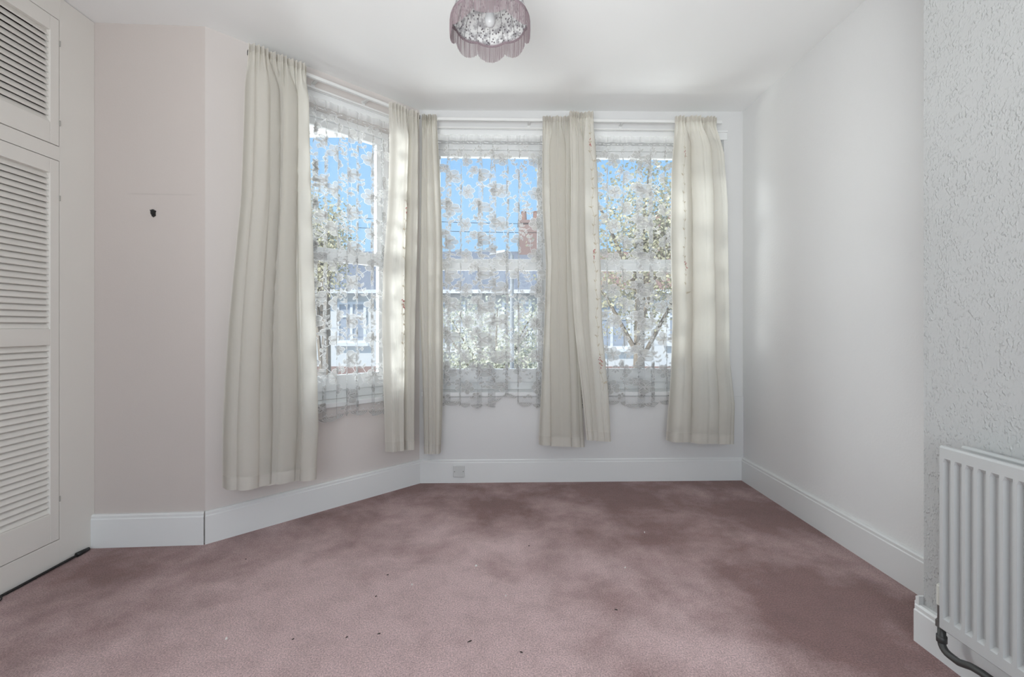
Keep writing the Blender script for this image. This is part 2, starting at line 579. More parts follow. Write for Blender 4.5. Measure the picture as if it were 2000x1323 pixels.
skirting('baseboard_return', P_chs, 0.02, P_chs.L + 0.017, h=0.158, t=0.016)
# dark open mitre between the alcove board and the bay board
# panelled apron under the front windows
m = MB()
m.pbox(P_back, P_back.s_px(843), P_back.L - 0.001, -0.01, 0.009, 0.150, ZSILL - 0.035)
struct(m.build('trim_1', M['wall_white']), 'plain boarded apron below the front windows')

# ------------------------------------------------------------------ windows
def window(name, pl, op, label):
    s0, s1, z0, z1 = op
    dg = -0.155
    b = MB()
    fw = 0.045
    b.pbox(pl, s0, s1, dg - 0.04, dg + 0.03, z0, z0 + 0.055)
    b.pbox(pl, s0, s1, dg - 0.04, dg + 0.03, z1 - 0.04, z1)
    b.pbox(pl, s0, s0 + fw, dg - 0.04, dg + 0.03, z0 + 0.055, z1 - 0.04)
    b.pbox(pl, s1 - fw, s1, dg - 0.04, dg + 0.03, z0 + 0.055, z1 - 0.04)
    w = struct(b.build(name, M['window_white'], bevel=0.004), label)
    def sash(nm, za, zb, bot, top, dd):
        q = MB()
        st = 0.035
        a, c = s0 + fw, s1 - fw
        q.pbox(pl, a, c, dg + dd - 0.02, dg + dd + 0.022, za, za + bot)
        q.pbox(pl, a, c, dg + dd - 0.02, dg + dd + 0.022, zb - top, zb)
        q.pbox(pl, a, a + st, dg + dd - 0.02, dg + dd + 0.022, za + bot, zb - top)
        q.pbox(pl, c - st, c, dg + dd - 0.02, dg + dd + 0.022, za + bot, zb - top)
        so = q.build(nm, M['window_white'], w, bevel=0.003)
        g = MB()
        g.pbox(pl, a + st - 0.005, c - st + 0.005, dg + dd - 0.003, dg + dd + 0.003, za + bot - 0.005, zb - top + 0.005)
        g.build('pane', M['glass'], so)
        return so
    sash('upper_sash', 1.515, z1 - 0.04, 0.06, 0.045, -0.008)
    sash('lower_sash', z0 + 0.055, 1.545, 0.095, 0.055, 0.020)
    q = MB()
    q.pbox(pl, s0 - 0.03, s1 + 0.03, -0.12, 0.016, z0 - 0.028, z0 + 0.001)
    q.build('window_sill', M['window_white'], w, bevel=0.004)
    q = MB()
    q.pbox(pl, s0 - 0.02, s1 + 0.02, -0.001, 0.008, z1 - 0.005, z1 + 0.045)
    q.pbox(pl, s0 - 0.02, s1 + 0.02, -0.001, 0.015, z1 + 0.045, z1 + 0.058)
    q.build('head_casing', M['window_white'], w, bevel=0.002)
    return w
window('window_1', P_bay, W1, 'white sash window in the angled side of the bay')
window('window_2', P_back, W2, 'white sash window at the left of the front wall')
window('window_3', P_back, W3, 'white sash window at the right of the front wall')
m = MB()
m.pbox(P_rear, RW[0], RW[1], -0.10, -0.04, RW[2], RW[2] + 0.06)
m.pbox(P_rear, RW[0], RW[1], -0.10, -0.04, RW[3] - 0.06, RW[3])
for s in (RW[0], (RW[0] + RW[1]) / 2 - 0.03, RW[1] - 0.06):
    m.pbox(P_rear, s, s + 0.06, -0.10, -0.04, RW[2] + 0.06, RW[3] - 0.06)
struct(m.build('added_rear_window', M['window_white'], bevel=0.004))  # unseen frame added for the invented rear opening

# ------------------------------------------------------------------ curtain tracks
ZTR = 2.487
def track(pl, s0, s1, label, endcap):
    r = empty('curtain_track', pl.pt(s0, 0.0, ZTR))
    b = MB()
    b.pbox(pl, s0, s1, 0.070, 0.086, ZTR - 0.006, ZTR + 0.012)
    b.pbox(pl, s0, s1, 0.074, 0.092, ZTR - 0.009, ZTR - 0.006)
    b.build('rail', M['track'], r, bevel=0.0015)
    b = MB()
    b.pbox(pl, s0 + 0.03, s1 - 0.03, 0.032, 0.040, ZTR - 0.040, ZTR - 0.030)
    b.build('net_wire', M['track'], r)
    n = 4
    for i in range(n):
        s = s0 + 0.04 + (s1 - s0 - 0.08) * i / (n - 1)
        b = MB()
        b.pbox(pl, s - 0.008, s + 0.008, 0.0, 0.072, ZTR - 0.002, ZTR + 0.008)
        b.pbox(pl, s - 0.010, s + 0.010, -0.001, 0.004, ZTR - 0.025, ZTR + 0.014)
        b.build('bracket', M['track'], r)
    for s in endcap:
        b = MB()
        b.pbox(pl, s - 0.007, s + 0.007, 0.066, 0.092, ZTR - 0.010, ZTR + 0.015)
        b.build('end_stop', M['black'], r, bevel=0.002)
    return tag(r, label, 'curtain track')
track(P_bay, P_bay.s_px(487, 0.08), P_bay.L - 0.065, 'white curtain track on the angled bay wall with black end stop',
      [P_bay.s_px(487, 0.08), P_bay.L - 0.062])
track(P_back, 0.075, P_back.s_px(1410, 0.08), 'white curtain track above the two front windows', [])

# ------------------------------------------------------------------ heavy curtains
def cosint(x, xs, ys):
    xs = np.asarray(xs); ys = np.asarray(ys)
    i = np.clip(np.searchsorted(xs, x, side='right') - 1, 0, len(xs) - 2)
    t = np.clip((x - xs[i]) / (xs[i + 1] - xs[i]), 0, 1)
    t = (1 - np.cos(np.pi * t)) / 2
    return ys[i] * (1 - t) + ys[i + 1] * t

class Drape:
    """surface of one hanging curtain: u 0..1 across, v 0..1 from heading to hem"""
    def __init__(self, pl, left, right, folds, amp=0.045, d0=0.115, npleat=22, over=0.010, seed=0, ztop=None, flare=0.25):
        self.pl, self.folds, self.amp, self.d0, self.np_, self.over = pl, folds, amp, d0, npleat, over
        self.flare = flare
        conv = lambda L: sorted([(pl.z_px(px, py, d0), pl.s_px(px, d0)) for px, py in L])
        self.l, self.r = conv(left), conv(right)
        self.zbl, self.zbr = self.l[0][0], self.r[0][0]
        self.ztop = ztop if ztop else ZTR + 0.004
        rnd = random.Random(seed)
        self.ph = [rnd.uniform(0, 6.28) for _ in range(6)]
    def zb(self, u):
        return self.zbl + (self.zbr - self.zbl) * u
    def P(self, u, v, off=0.0):
        u = np.asarray(u, float); v = np.asarray(v, float)
        z = self.ztop + v * (self.zb(u) - self.ztop)
        sl = np.interp(z, [a for a, _ in self.l], [b for _, b in self.l])
        sr = np.interp(z, [a for a, _ in self.r], [b for _, b in self.r])
        ph = self.ph
        uu = u + 0.014 * np.sin(4.2 * v + ph[0] + 5 * u) * np.sin(np.pi * np.clip(u, 0, 1)) \
               + 0.008 * np.sin(11 * v + ph[1] + 9 * u) * np.sin(np.pi * np.clip(u, 0, 1))
        xs = [a for a, _ in self.folds]; ys = [b for _, b in self.folds]
        e = 0.006
        Fv = cosint(uu, xs, ys)
        dF = (cosint(uu + e, xs, ys) - cosint(uu - e, xs, ys)) / (2 * e)
        w = np.clip((self.ztop - z) / 0.22, 0, 1)
        w = w * w * (3 - 2 * w)
        grow = 1.0 + self.flare * v
        hd = np.clip(1 - (self.ztop - z) / 0.17, 0, 1)
        hd2 = hd ** 0.7
        pen = np.sin(2 * np.pi * self.np_ * u + 1.3 * np.sin(7 * u + ph[2]))
        fine = 0.0013 * np.sin(2 * np.pi * 13 * u + 2.0 * np.sin(5 * v + ph[3]) + ph[4]) * (0.4 + 0.6 * np.sin(3 * v + ph[5]) ** 2) * w
        d = self.d0 + self.amp * grow * (0.25 + 0.75 * w) * Fv + 0.012 * hd2 * pen + fine
        d = np.maximum(d, 0.060)
        s = sl + (sr - sl) * u - self.over * grow * w * np.clip(dF / 10.0, -2.2, 2.2) * np.clip(np.sin(np.pi * np.clip(u, 0, 1)) * 2.2, 0, 1)
        s = s + 0.003 * np.sin(9 * v + 6 * u + ph[3]) * w
        z = z + 0.006 * Fv * v ** 6
        d = d + off
        p0, uv, n = self.pl.p0, self.pl.u, self.pl.n
        return np.stack([p0[0] + uv[0] * s + n[0] * d, p0[1] + uv[1] * s + n[1] * d, z + 0 * s], -1)

def grid_mesh(name, P3, mat, parent, smooth=True):
    nv, nu, _ = P3.shape
    off = wloc(parent) if parent is not None else Vector((0, 0, 0))
    vv = P3.reshape(-1, 3) - np.array(off)
    idx = np.arange(nv * nu).reshape(nv, nu)
    f = np.stack([idx[:-1, :-1], idx[1:, :-1], idx[1:, 1:], idx[:-1, 1:]], -1).reshape(-1, 4)
    me = bpy.data.meshes.new(name)
    me.from_pydata(vv.tolist(), [], f.tolist())
    me.polygons.foreach_set('use_smooth', [smooth] * len(me.polygons))
    me.materials.append(mat)
    me.update()
    o = bpy.data.objects.new(name, me)
    col.objects.link(o)
    o.parent = parent
    return o

def flat_poly_obj(name, polys, surf, mat, parent):
    """polys: list of 2D polygons in cloth metres (x, h); surf maps arrays (x, h) to points"""
    pts = []
    faces = []
    for P in polys:
        o = len(pts)
        pts.extend(P)
        faces.append(tuple(range(o, o + len(P))))
    a = np.array(pts)
    q = surf(a[:, 0], a[:, 1]) - np.array(wloc(parent))
    me = bpy.data.meshes.new(name)
    me.from_pydata(q.tolist(), [], faces)
    me.materials.append(mat)
    me.update()
    ob = bpy.data.objects.new(name, me)
    col.objects.link(ob)
    ob.parent = parent
    return ob

def ribbon(path, w):
    """2D polyline to quads of width w"""
    out = []
    for i in range(len(path) - 1):
        (x0, y0), (x1, y1) = path[i], path[i + 1]
        dx, dy = x1 - x0, y1 - y0
        L = math.hypot(dx, dy) or 1e-6
        nx, ny = -dy / L * w / 2, dx / L * w / 2
        ex, ey = dx / L * w * 0.25, dy / L * w * 0.25
        out.append([(x0 - nx - ex, y0 - ny - ey), (x1 - nx + ex, y1 - ny + ey), (x1 + nx + ex, y1 + ny + ey), (x0 + nx - ex, y0 + ny - ey)])
    return out

def petal(cx, cy, ang, L, W, n=9, pinch=0.35):
    """rounded petal starting at (cx, cy)"""
    pts = []
    for k in range(n):
        t = 2 * math.pi * k / n
        x = L / 2 * (1 - math.cos(t))
        y = W / 2 * math.sin(t) * (pinch + (1 - pinch) * x / L)
        pts.append((cx + x * math.cos(ang) - y * math.sin(ang), cy + x * math.sin(ang) + y * math.cos(ang)))
    return pts

def leaf(cx, cy, ang, L, W):
    pts = []
    for x, y in ((0, 0), (.3, .42), (.6, .42), (1, 0), (.6, -.42), (.3, -.42)):
        a, b = x * L, y * W
        pts.append((cx + a * math.cos(ang) - b * math.sin(ang), cy + a * math.sin(ang) + b * math.cos(ang)))
    return pts

def curtain(label, pl, left, right, folds, emb=None, **kw):
    d = Drape(pl, left, right, folds, **kw)
    mid = d.P(np.array([0.5]), np.array([1.0]))[0]
    root = empty('curtain', (float(mid[0]), float(mid[1]), float(mid[2])))
    nu, nv = 220, 130
    U, V = np.meshgrid(np.linspace(0, 1, nu), np.linspace(0, 1, nv))
    grid_mesh('drape', d.P(U, V), M['curtain'], root)
    H = abs(d.ztop - d.zb(0.5))
    vh = 1 - 0.058 / H
    U, V = np.meshgrid(np.linspace(0, 1, nu), np.linspace(vh, 1.0015, 8))
    grid_mesh('hem', d.P(U, V, 0.0025), M['hem'], root)
    # gathered heading tape along the top edge
    vt = 0.030 / H
    U, V = np.meshgrid(np.linspace(0.0, 1, nu), np.linspace(-0.004, vt, 5))
    grid_mesh('heading_tape', d.P(U, V, 0.002), M['hem'], root)
    if emb:
        for (u0, z0, z1, reds) in emb:
            Wd = abs(np.interp(1.3, [a for a, _ in d.r], [b for _, b in d.r]) - np.interp(1.3, [a for a, _ in d.l], [b for _, b in d.l]))
            surf = lambda x, h: d.P(u0 + x / (Wd * 2.0), np.clip((d.ztop - h) / (d.ztop - d.zb(u0)), 0, 0.99), 0.004)
            rnd = random.Random(int(u0 * 1000))
            stems, flowers = [], []
            n = int((z1 - z0) / 0.012)
            path = [(0.012 * math.sin(i * 0.42) + 0.006 * math.sin(i * 0.17), z0 + (z1 - z0) * i / n) for i in range(n + 1)]
            stems += ribbon(path, 0.0030)
            for i in range(4, n - 2, 5):
                x, h = path[i]
                sg = -1 if (i // 5) % 2 else 1
                an = math.pi / 2 - sg * rnd.uniform(0.7, 1.2)
                stems.append(leaf(x, h, an, rnd.uniform(0.02, 0.034), 0.013))
                stems += ribbon([(x, h), (x - sg * 0.012, h + 0.014), (x - sg * 0.018, h + 0.008)], 0.0024)
            for zr in reds:
                flowers = []
                x = float(np.interp(zr, [p[1] for p in path], [p[0] for p in path]))
                for k in range(9):
                    flowers.append(petal(x + rnd.uniform(-.012, .012), zr + rnd.uniform(-.035, .035), rnd.uniform(0, 6.28), 0.017, 0.011, 7))
                flat_poly_obj('embroidered_flower', flowers, surf, M['emb_red'], root)['kind'] = 'stuff'
            flat_poly_obj('embroidered_vine', stems, surf, M['emb_stem'], root)
    return tag(root, label, 'curtain', 'cream curtains round the bay window')

G_folds_A = [(-0.2, -.6), (0.0, -.5), (0.09, .5), (0.20, 1.0), (0.31, .7), (0.352, -1.0), (0.392, .5), (0.43, .35), (0.47, -1.0), (0.515, .55), (0.60, .75), (0.645, -1.0), (0.69, .6), (0.80, .45), (0.90, 1.0), (1.0, .1), (1.2, 0)]
curtain('long cream curtain at the far left of the bay, the longest one', P_bay,
        [(485, 112), (481, 240), (474, 380), (462, 500), (452, 620), (445, 740), (440, 840), (438, 955)],
        [(598, 160), (601, 280), (604, 420), (609, 560), (615, 700), (619, 830), (613, 930)],
        G_folds_A, amp=0.070, over=0.021, d0=0.145, npleat=15, seed=3)
curtain('cream curtain with red vine embroidery hanging left of the bay corner', P_bay,
        [(761, 225), (757, 400), (749, 520), (747, 620), (748, 760), (752, 882)],
        [(821, 237), (818, 400), (814, 600), (811, 760), (808, 876)],
        [(-.2, 0), (0, 0), (.16, .9), (.42, .6), (.50, .8), (.56, -1), (.66, -.6), (.71, .7), (.82, .9), (.90, -.8), (.95, -.2), (1, -.8), (1.2, -1)],
        emb=[(0.49, 0.86, 1.95, (1.84, 1.22))], amp=0.044, d0=0.115, over=0.003, npleat=9, seed=5)
curtain('narrow plain cream curtain hanging right of the bay corner', P_back,
        [(823, 240), (822, 400), (819, 600), (824, 760), (829, 885)],
        [(853, 242), (858, 350), (864, 480), (866, 620), (864, 760), (860, 884)],
        [(-.2, -.6), (0, -.6), (.14, .6), (.24, .6), (.34, -1), (.48, .8), (.62, .7), (.70, -.5), (.82, .9), (1, -.4), (1.2, -.4)],
        amp=0.040, d0=0.115, npleat=7, over=0.008, seed=7)
curtain('cream curtain on the left of the pair between the two front windows', P_back,
        [(1060, 246), (1060, 400), (1066, 520), (1062, 650), (1058, 760), (1053, 868)],
        [(1120, 240), (1120, 400), (1122, 560), (1131, 700), (1142, 872)],
        [(-.2, .3), (0, -.2), (.12, .5), (.24, .3), (.31, -.9), (.40, .9), (.54, 1.0), (.60, -.8), (.68, .5), (.80, .9), (.92, .6), (1, -.6), (1.2, -.8)],
        amp=0.040, d0=0.112, over=0.015, npleat=9, seed=11)
curtain('cream embroidered curtain on the right of the pair between the two front windows', P_back,
        [(1112, 240), (1113, 340), (1112, 480), (1120, 620), (1132, 740), (1143, 858)],
        [(1160, 240), (1166, 330), (1169, 450), (1173, 540), (1176, 640), (1187, 760), (1190, 861)],
        [(-.2, .5), (0, .6), (.16, 1.0), (.32, .6), (.40, -.9), (.55, -1), (.64, -.7), (.72, .7), (.88, 1.0), (1, -.1), (1.2, 0)],
        emb=[(0.80, 0.66, 2.40, (2.28, 1.55, 0.84))], amp=0.036, d0=0.185, over=0.013, npleat=8, seed=13)
curtain('cream curtain with thin vine embroidery nearest the right wall', P_back,
        [(1319, 242), (1313, 330), (1312, 480), (1314, 620), (1311, 740), (1303, 860)],
        [(1400, 246), (1414, 300), (1423, 400), (1425, 560), (1425, 700), (1436, 790), (1435, 866)],
        [(-.2, 0), (0, -.2), (.10, .8), (.20, .6), (.255, -1.0), (.32, .4), (.44, 1.0), (.58, .8), (.66, -.9), (.72, -.5), (.80, .6), (.92, .4), (1, -.5), (1.2, -.6)],
        emb=[(0.16, 1.25, 2.34, (2.24, 1.5))], amp=0.060, d0=0.135, npleat=11, over=0.018, seed=17)

# ------------------------------------------------------------------ lace net curtains
def lace(label, pl, s0, s1, npl, seed, ztop=2.392, zbot=0.545, drift=0.0, lift=None):
    rnd = random.Random(seed)
    ph = [rnd.uniform(0, 6.28) for _ in range(8)]
    Wc = (s1 - s0) * 1.72
    def zb(x):
        return zbot - 0.020 * np.abs(np.sin(np.pi * x / 0.085)) - 0.012 * np.sin(x * 9 + ph[7])
    def surf(x, h, off=0.0, clampz=True):
        a = np.asarray(x, float) / Wc
        h = np.asarray(h, float)
        t = np.clip((ztop - h) / (ztop - zbot), 0, 1.1)
        phi = 2 * np.pi * (npl * a + 0.16 * np.sin(2 * np.pi * 1.9 * a + ph[0]) + 0.10 * np.sin(2 * np.pi * 4.3 * a + ph[1])) + 0.5 * np.sin(2.2 * t + ph[2] + 4 * a) + drift * t * np.sin(np.pi * np.clip(a, 0, 1))
        amp = 0.35 + 0.65 * np.clip(t / 0.16, 0, 1)
        cell = (s1 - s0) / npl
        k = cell * 0.34 * amp * (1 + 0.35 * np.sin(2 * np.pi * 2.6 * a + ph[3]))
        s = s0 + (s1 - s0) * a + k * np.sin(phi) + 0.006 * np.sin(3 * t + ph[4] + 3 * a) * t
        dd = 0.034 + 0.011 * amp * np.cos(phi + 0.5) + 0.004 * np.sin(2 * np.pi * 23 * a) * np.clip(1 - t * 9, 0, 1)
        if lift:
            # one corner of the net caught up by the sill
            a0, wd, hh = lift
            g = np.exp(-((a - a0) / wd) ** 2) * np.clip((t - 0.90) / 0.1, 0, 1)
            h = h + hh * g
        dd = dd + off
        return np.stack([pl.p0[0] + pl.u[0] * s + pl.n[0] * dd, pl.p0[1] + pl.u[1] * s + pl.n[1] * dd, h + 0 * s], -1)
    c = surf(np.array([Wc / 2]), np.array([zbot]))[0]
    root = empty('lace_curtain', tuple(float(q) for q in c))
    nu, nv = 420, 64
    X, T = np.meshgrid(np.linspace(0, Wc, nu), np.linspace(0, 1, nv))
    Hh = ztop + T * (zb(X) - ztop)
    grid_mesh('net', surf(X, Hh), M['net'], root)
    X, T = np.meshgrid(np.linspace(0, Wc, nu), np.linspace(-0.010, 0.032, 6))
    grid_mesh('heading', surf(X, ztop - T, 0.002), M['lace_head'], root)
    # floral motifs drawn flat on the cloth, then hung in the folds with it
    fill, cord = [], []
    def outlined(P, w=0.0022):
        fill.append(P)
        cord.extend(ribbon(P + [P[0]], w))
    def rose(cx, cy, r, a0):
        for k in range(6):
            outlined(petal(cx, cy, a0 + k * math.pi / 3 + rnd.uniform(-.15, .15), r * rnd.uniform(.9, 1.1), r * 0.92, 9, 0.5), 0.0026)
        for k in range(3):
            cord.extend(ribbon(petal(cx, cy, a0 + 0.5 + k * 2.09, r * 0.48, r * 0.4, 7, 0.6), 0.002))
    def spray(cx, cy, ang, n, L):
        px, py = cx, cy
        path = [(px, py)]
        for k in range(n):
            ang += rnd.uniform(-.25, .35)
            px += L / n * math.cos(ang); py += L / n * math.sin(ang)
            path.append((px, py))
            for sg in (-1, 1):
                outlined(leaf(px, py, ang + sg * rnd.uniform(.6, 1.0), rnd.uniform(.022, .034), .014), 0.0016)
        outlined(leaf(px, py, ang, 0.03, .015), 0.0016)
        cord.extend(ribbon(path, 0.002))
    cw, ch = 0.190, 0.225
    nx, ny = int(Wc / cw) + 2, int((ztop - zbot) / ch) + 2
    for i in range(nx):
        for j in range(ny):
            cx = (i + 0.5) * cw + rnd.uniform(-.012, .012)
            cy = zbot + 0.115 + (j + (0.5 if i % 2 else 0)) * ch + rnd.uniform(-.012, .012)
            rose(cx, cy, 0.050, rnd.uniform(0, 6))
            rose(cx + 0.062, cy - 0.068, 0.032, rnd.uniform(0, 6))
            spray(cx - 0.03, cy + 0.035, 1.9, 3, 0.085)
            spray(cx + 0.045, cy + 0.03, 0.8, 3, 0.075)
            spray(cx - 0.04, cy - 0.03, 3.9, 3, 0.080)
            spray(cx + 0.01, cy - 0.05, 4.9, 2, 0.055)
    def ok(P):
        return all(0.003 < x < Wc - 0.003 and zbot + 0.028 < y < ztop - 0.05 for x, y in P)
    fill = [P for P in fill if ok(P)]
    cord = [P for P in cord if ok(P)]
    # scalloped border: rows of concentric arcs and small scales
    k = 0
    x = 0.0425
    while x < Wc - 0.043:
        base = float(zb(np.array(x)))
        z0_ = base + 0.028
        for r_ in (0.040, 0.031, 0.022, 0.013):
            arc = [(x + r_ * math.cos(an), z0_ - r_ * 0.62 * math.sin(an)) for an in np.linspace(0.1, math.pi - 0.1, 9)]
            cord.extend(ribbon(arc, 0.0024))
        fill.append([(x + 0.040 * math.cos(an), z0_ - 0.040 * 0.62 * math.sin(an)) for an in np.linspace(0, math.pi, 9)])
        for q in range(4):
            cxx = x - 0.0425 + 0.0106 + q * 0.0212
            arc = [(cxx + 0.0106 * math.cos(an), z0_ + 0.020 - 0.012 * math.sin(an)) for an in np.linspace(0, math.pi, 6)]
            cord.extend(ribbon(arc, 0.0020))
        x += 0.085
    # drawn-thread dashes below the heading
    x = 0.01
    while x < Wc - 0.03:
        cord.extend(ribbon([(x, ztop - 0.044 + rnd.uniform(-.003, .003)), (x + rnd.uniform(.01, .022), ztop - 0.046 + rnd.uniform(-.003, .003))], 0.004))
        x += rnd.uniform(.02, .05)
    flat_poly_obj('floral_pattern', fill, lambda a, h: surf(a, h, 0.0010), M['motif'], root)
    flat_poly_obj('raised_outline', cord, lambda a, h: surf(a, h, 0.0018), M['cord'], root)
    return tag(root, label, 'net curtain', 'white lace net curtains over the windows')
lace('white floral lace net over the window in the angled bay wall', P_bay, P_bay.s_px(516, 0.05), P_bay.s_px(800, 0.05), 12, 21)
lace('white floral lace net over the left front window, edge caught up by the sill', P_back, P_back.s_px(836, 0.05), P_back.s_px(1092, 0.05), 9, 22, drift=1.3, lift=(0.60, 0.07, 0.07))
lace('white floral lace net over the right front window, nearest the plain white wall', P_back, P_back.s_px(1122, 0.05), P_back.s_px(1400, 0.05), 10, 23)

# ------------------------------------------------------------------ fitted wardrobe with louvred doors
WX = -2.02
ward = empty('fitted_wardrobe', (WX, 1.4, 0.0))
tag(ward, 'white fitted wardrobe with louvred doors along the left wall', 'wardrobe')
Y1 = 2.235
D_COLS = [(1.605, 2.058), (1.142, 1.597)]
UP = (1.895, 2.463)
LO = (0.119, 1.826)
YW0 = 0.99
zc = ceil_z(WX) - 0.002
m = MB()   # face frame
fx0, fx1 = WX - 0.022, WX
m.box(fx0, fx1, 2.061, Y1, 0, zc)
m.box(fx0, fx1, YW0, 1.139, 0, zc)
m.box(fx0, fx1, 1.139, 2.061, UP[1] + 0.003, zc)
m.box(fx0, fx1, 1.139, 2.061, LO[1] + 0.003, UP[0] - 0.003)
m.box(fx0, fx1, 1.139, 2.061, 0, LO[0] - 0.003)
m.box(fx0, fx1 - 0.002, 1.599, 1.603, LO[0], UP[1])
m.build('face_frame', M['wardrobe_paint'], ward, bevel=0.0012)
m = MB()
m.box(WALLX, fx0, YW0, YW0 + 0.018, 0, zc)
m.build('side_panel', M['wardrobe_paint'], ward)
m = MB()
m.box(WALLX + 0.005, fx0 - 0.03, YW0 + 0.018, Y1, 1.85, 1.87)
m.build('shelf', M['interior'], ward)
M['gap_shade'] = plain('slat_gap_shade', (0.06, 0.045, 0.035), 0.9, noise=0.1)  # unseen dark sheets added inside to deepen the shade between the slats
m = MB()
m.box(WALLX + 0.001, WALLX + 0.005, YW0 + 0.018, Y1 - 0.001, 0.001, zc)
m.box(WALLX + 0.005, fx0 - 0.03, Y1 - 0.006, Y1 - 0.001, 0.001, zc)
m.box(WALLX + 0.005, fx0 - 0.03, YW0 + 0.019, Y1 - 0.006, 0.001, 0.006)
m.box(WALLX + 0.005, fx0 - 0.03, YW0 + 0.019, Y1 - 0.006, zc - 0.03, zc - 0.025)
m.build('shade_lining', M['gap_shade'], ward)

def slat_mesh(L):
    b = MB()
    th = 0.0030
    dep = 0.030
    an = math.radians(60)      # front edge low, back edge high
    ca, sa = math.cos(an), math.sin(an)
    prof = []
    for a, t in ((-dep / 2, -th), (dep / 2 - .002, -th), (dep / 2, -th + .002), (dep / 2, th - .002), (dep / 2 - .002, th), (-dep / 2, th)):
        prof.append((a * ca + t * sa, -a * sa + t * ca))
    n = len(prof)
    vs_ = [(x, -L / 2, z) for x, z in prof] + [(x, L / 2, z) for x, z in prof]
    fs_ = [(i, (i + 1) % n, (i + 1) % n + n, i + n) for i in range(n)] + [tuple(reversed(range(n))), tuple(range(n, 2 * n))]
    b.add(vs_, fs_)
    me = bpy.data.meshes.new('slat')
    me.from_pydata(b.v, [], b.f)
    me.materials.append(M['wardrobe_paint'])
    return me

def door(y0, y1, z0, z1, panels, hinges, label):
    st = 0.041
    b = MB()
    x0, x1 = WX - 0.026, WX + 0.001
    b.box(x0, x1, y0, y0 + st, z0, z1)
    b.box(x0, x1, y1 - st, y1, z0, z1)
    edges = [z0] + [e for p in panels for e in p] + [z1]
    for i in range(0, len(edges), 2):
        b.box(x0, x1, y0 + st, y1 - st, edges[i], edges[i + 1])
    dr = b.build('door', M['wardrobe_paint'], ward, bevel=0.0018)
    if label:
        dr['label'] = label
    L = (y1 - y0) - 2 * st + 0.004
    me = slat_mesh(L)
    for pz0, pz1 in panels:
        n = max(1, round((pz1 - pz0) / 0.0264))
        p = (pz1 - pz0) / n
        for k in range(n):
            o = bpy.data.objects.new('slat', me)
            col.objects.link(o)
            o.parent = dr
            w = wloc(dr)
            o.location = (WX - 0.0135 - w.x, (y0 + y1) / 2 - w.y, pz0 + p * (k + 0.5) - w.z)
    for zh in hinges:
        h = MB()
        h.tube([(WX + 0.002, y1 + 0.0015, zh - 0.012), (WX + 0.002, y1 + 0.0015, zh + 0.012)], 0.003, 8)
        h.build('hinge', M['hinge'], dr)
    return dr
for i, (y0, y1) in enumerate(D_COLS):
    door(y0, y1, UP[0], UP[1], [(1.988, 2.397)], (2.36, 2.00), None)
    door(y0, y1, LO[0], LO[1], [(0.248, 0.997), (1.069, 1.763)], (1.66, 0.30), None)

# ------------------------------------------------------------------ ceiling pendant with fringed shade
LY, LZ, LR = 1.668, 2.203, 0.138
LXc = (957 - VPX) / F * LY
M['shade_cloth'] = None
def shade_mat():
    mm, nt, b, out = new_mat('shade_floral_cotton')
    nt.nodes.remove(b)
    tc = N(nt, 'ShaderNodeTexCoord')
    vo = N(nt, 'ShaderNodeTexVoronoi')
    vo.inputs['Scale'].default_value = 85
    nt.links.new(tc.outputs['Object'], vo.inputs['Vector'])
    rp = N(nt, 'ShaderNodeValToRGB')
    rp.color_ramp.elements[0].position = 0.18
    rp.color_ramp.elements[0].color = (0.20, 0.18, 0.20, 1)
    rp.color_ramp.elements[1].position = 0.36
    rp.color_ramp.elements[1].color = (0.86, 0.86, 0.86, 1)
    nt.links.new(vo.outputs['Distance'], rp.inputs['Fac'])
    n2 = N(nt, 'ShaderNodeTexNoise')
    n2.inputs['Scale'].default_value = 48
    n2.inputs['Detail'].default_value = 3
    nt.links.new(tc.outputs['Object'], n2.inputs['Vector'])
    r2 = N(nt, 'ShaderNodeValToRGB')
    r2.color_ramp.elements[0].position = 0.40
    r2.color_ramp.elements[0].color = (0.56, 0.55, 0.57, 1)
    r2.color_ramp.elements[1].position = 0.52
    r2.color_ramp.elements[1].color = (1, 1, 1, 1)
    nt.links.new(n2.outputs['Fac'], r2.inputs['Fac'])
    mu = N(nt, 'ShaderNodeMix', data_type='RGBA', blend_type='MULTIPLY')
    mu.inputs['Factor'].default_value = 1
    nt.links.new(rp.outputs['Color'], mu.inputs['A'])
    nt.links.new(r2.outputs['Color'], mu.inputs['B'])
    di = N(nt, 'ShaderNodeBsdfDiffuse')
    tr = N(nt, 'ShaderNodeBsdfTranslucent')
    nt.links.new(mu.outputs['Result'], di.inputs['Color'])
    nt.links.new(mu.outputs['Result'], tr.inputs['Color'])
    ms = N(nt, 'ShaderNodeMixShader')
    ms.inputs['Fac'].default_value = 0.42
    nt.links.new(di.outputs[0], ms.inputs[1])
    nt.links.new(tr.outputs[0], ms.inputs[2])
    nt.links.new(ms.outputs[0], out.inputs['Surface'])
    return mm
M['shade_cloth'] = shade_mat()
M['fringe'] = cloth_mat('shade_fringe', (0.44, 0.355, 0.375), (0.38, 0.29, 0.32), 0.3)
M['trim'] = plain('shade_braid', (0.27, 0.21, 0.23), 0.9, noise=0.5, nscale=220)
M['wire'] = plain('shade_wire', (0.30, 0.29, 0.29), 0.5, 0.3, noise=0.1)
M['bulb'] = plain('frosted_bulb', (0.66, 0.67, 0.68), 0.25, noise=0.01)
M['holder'] = plain('lampholder', (0.50, 0.50, 0.50), 0.5, noise=0.03)

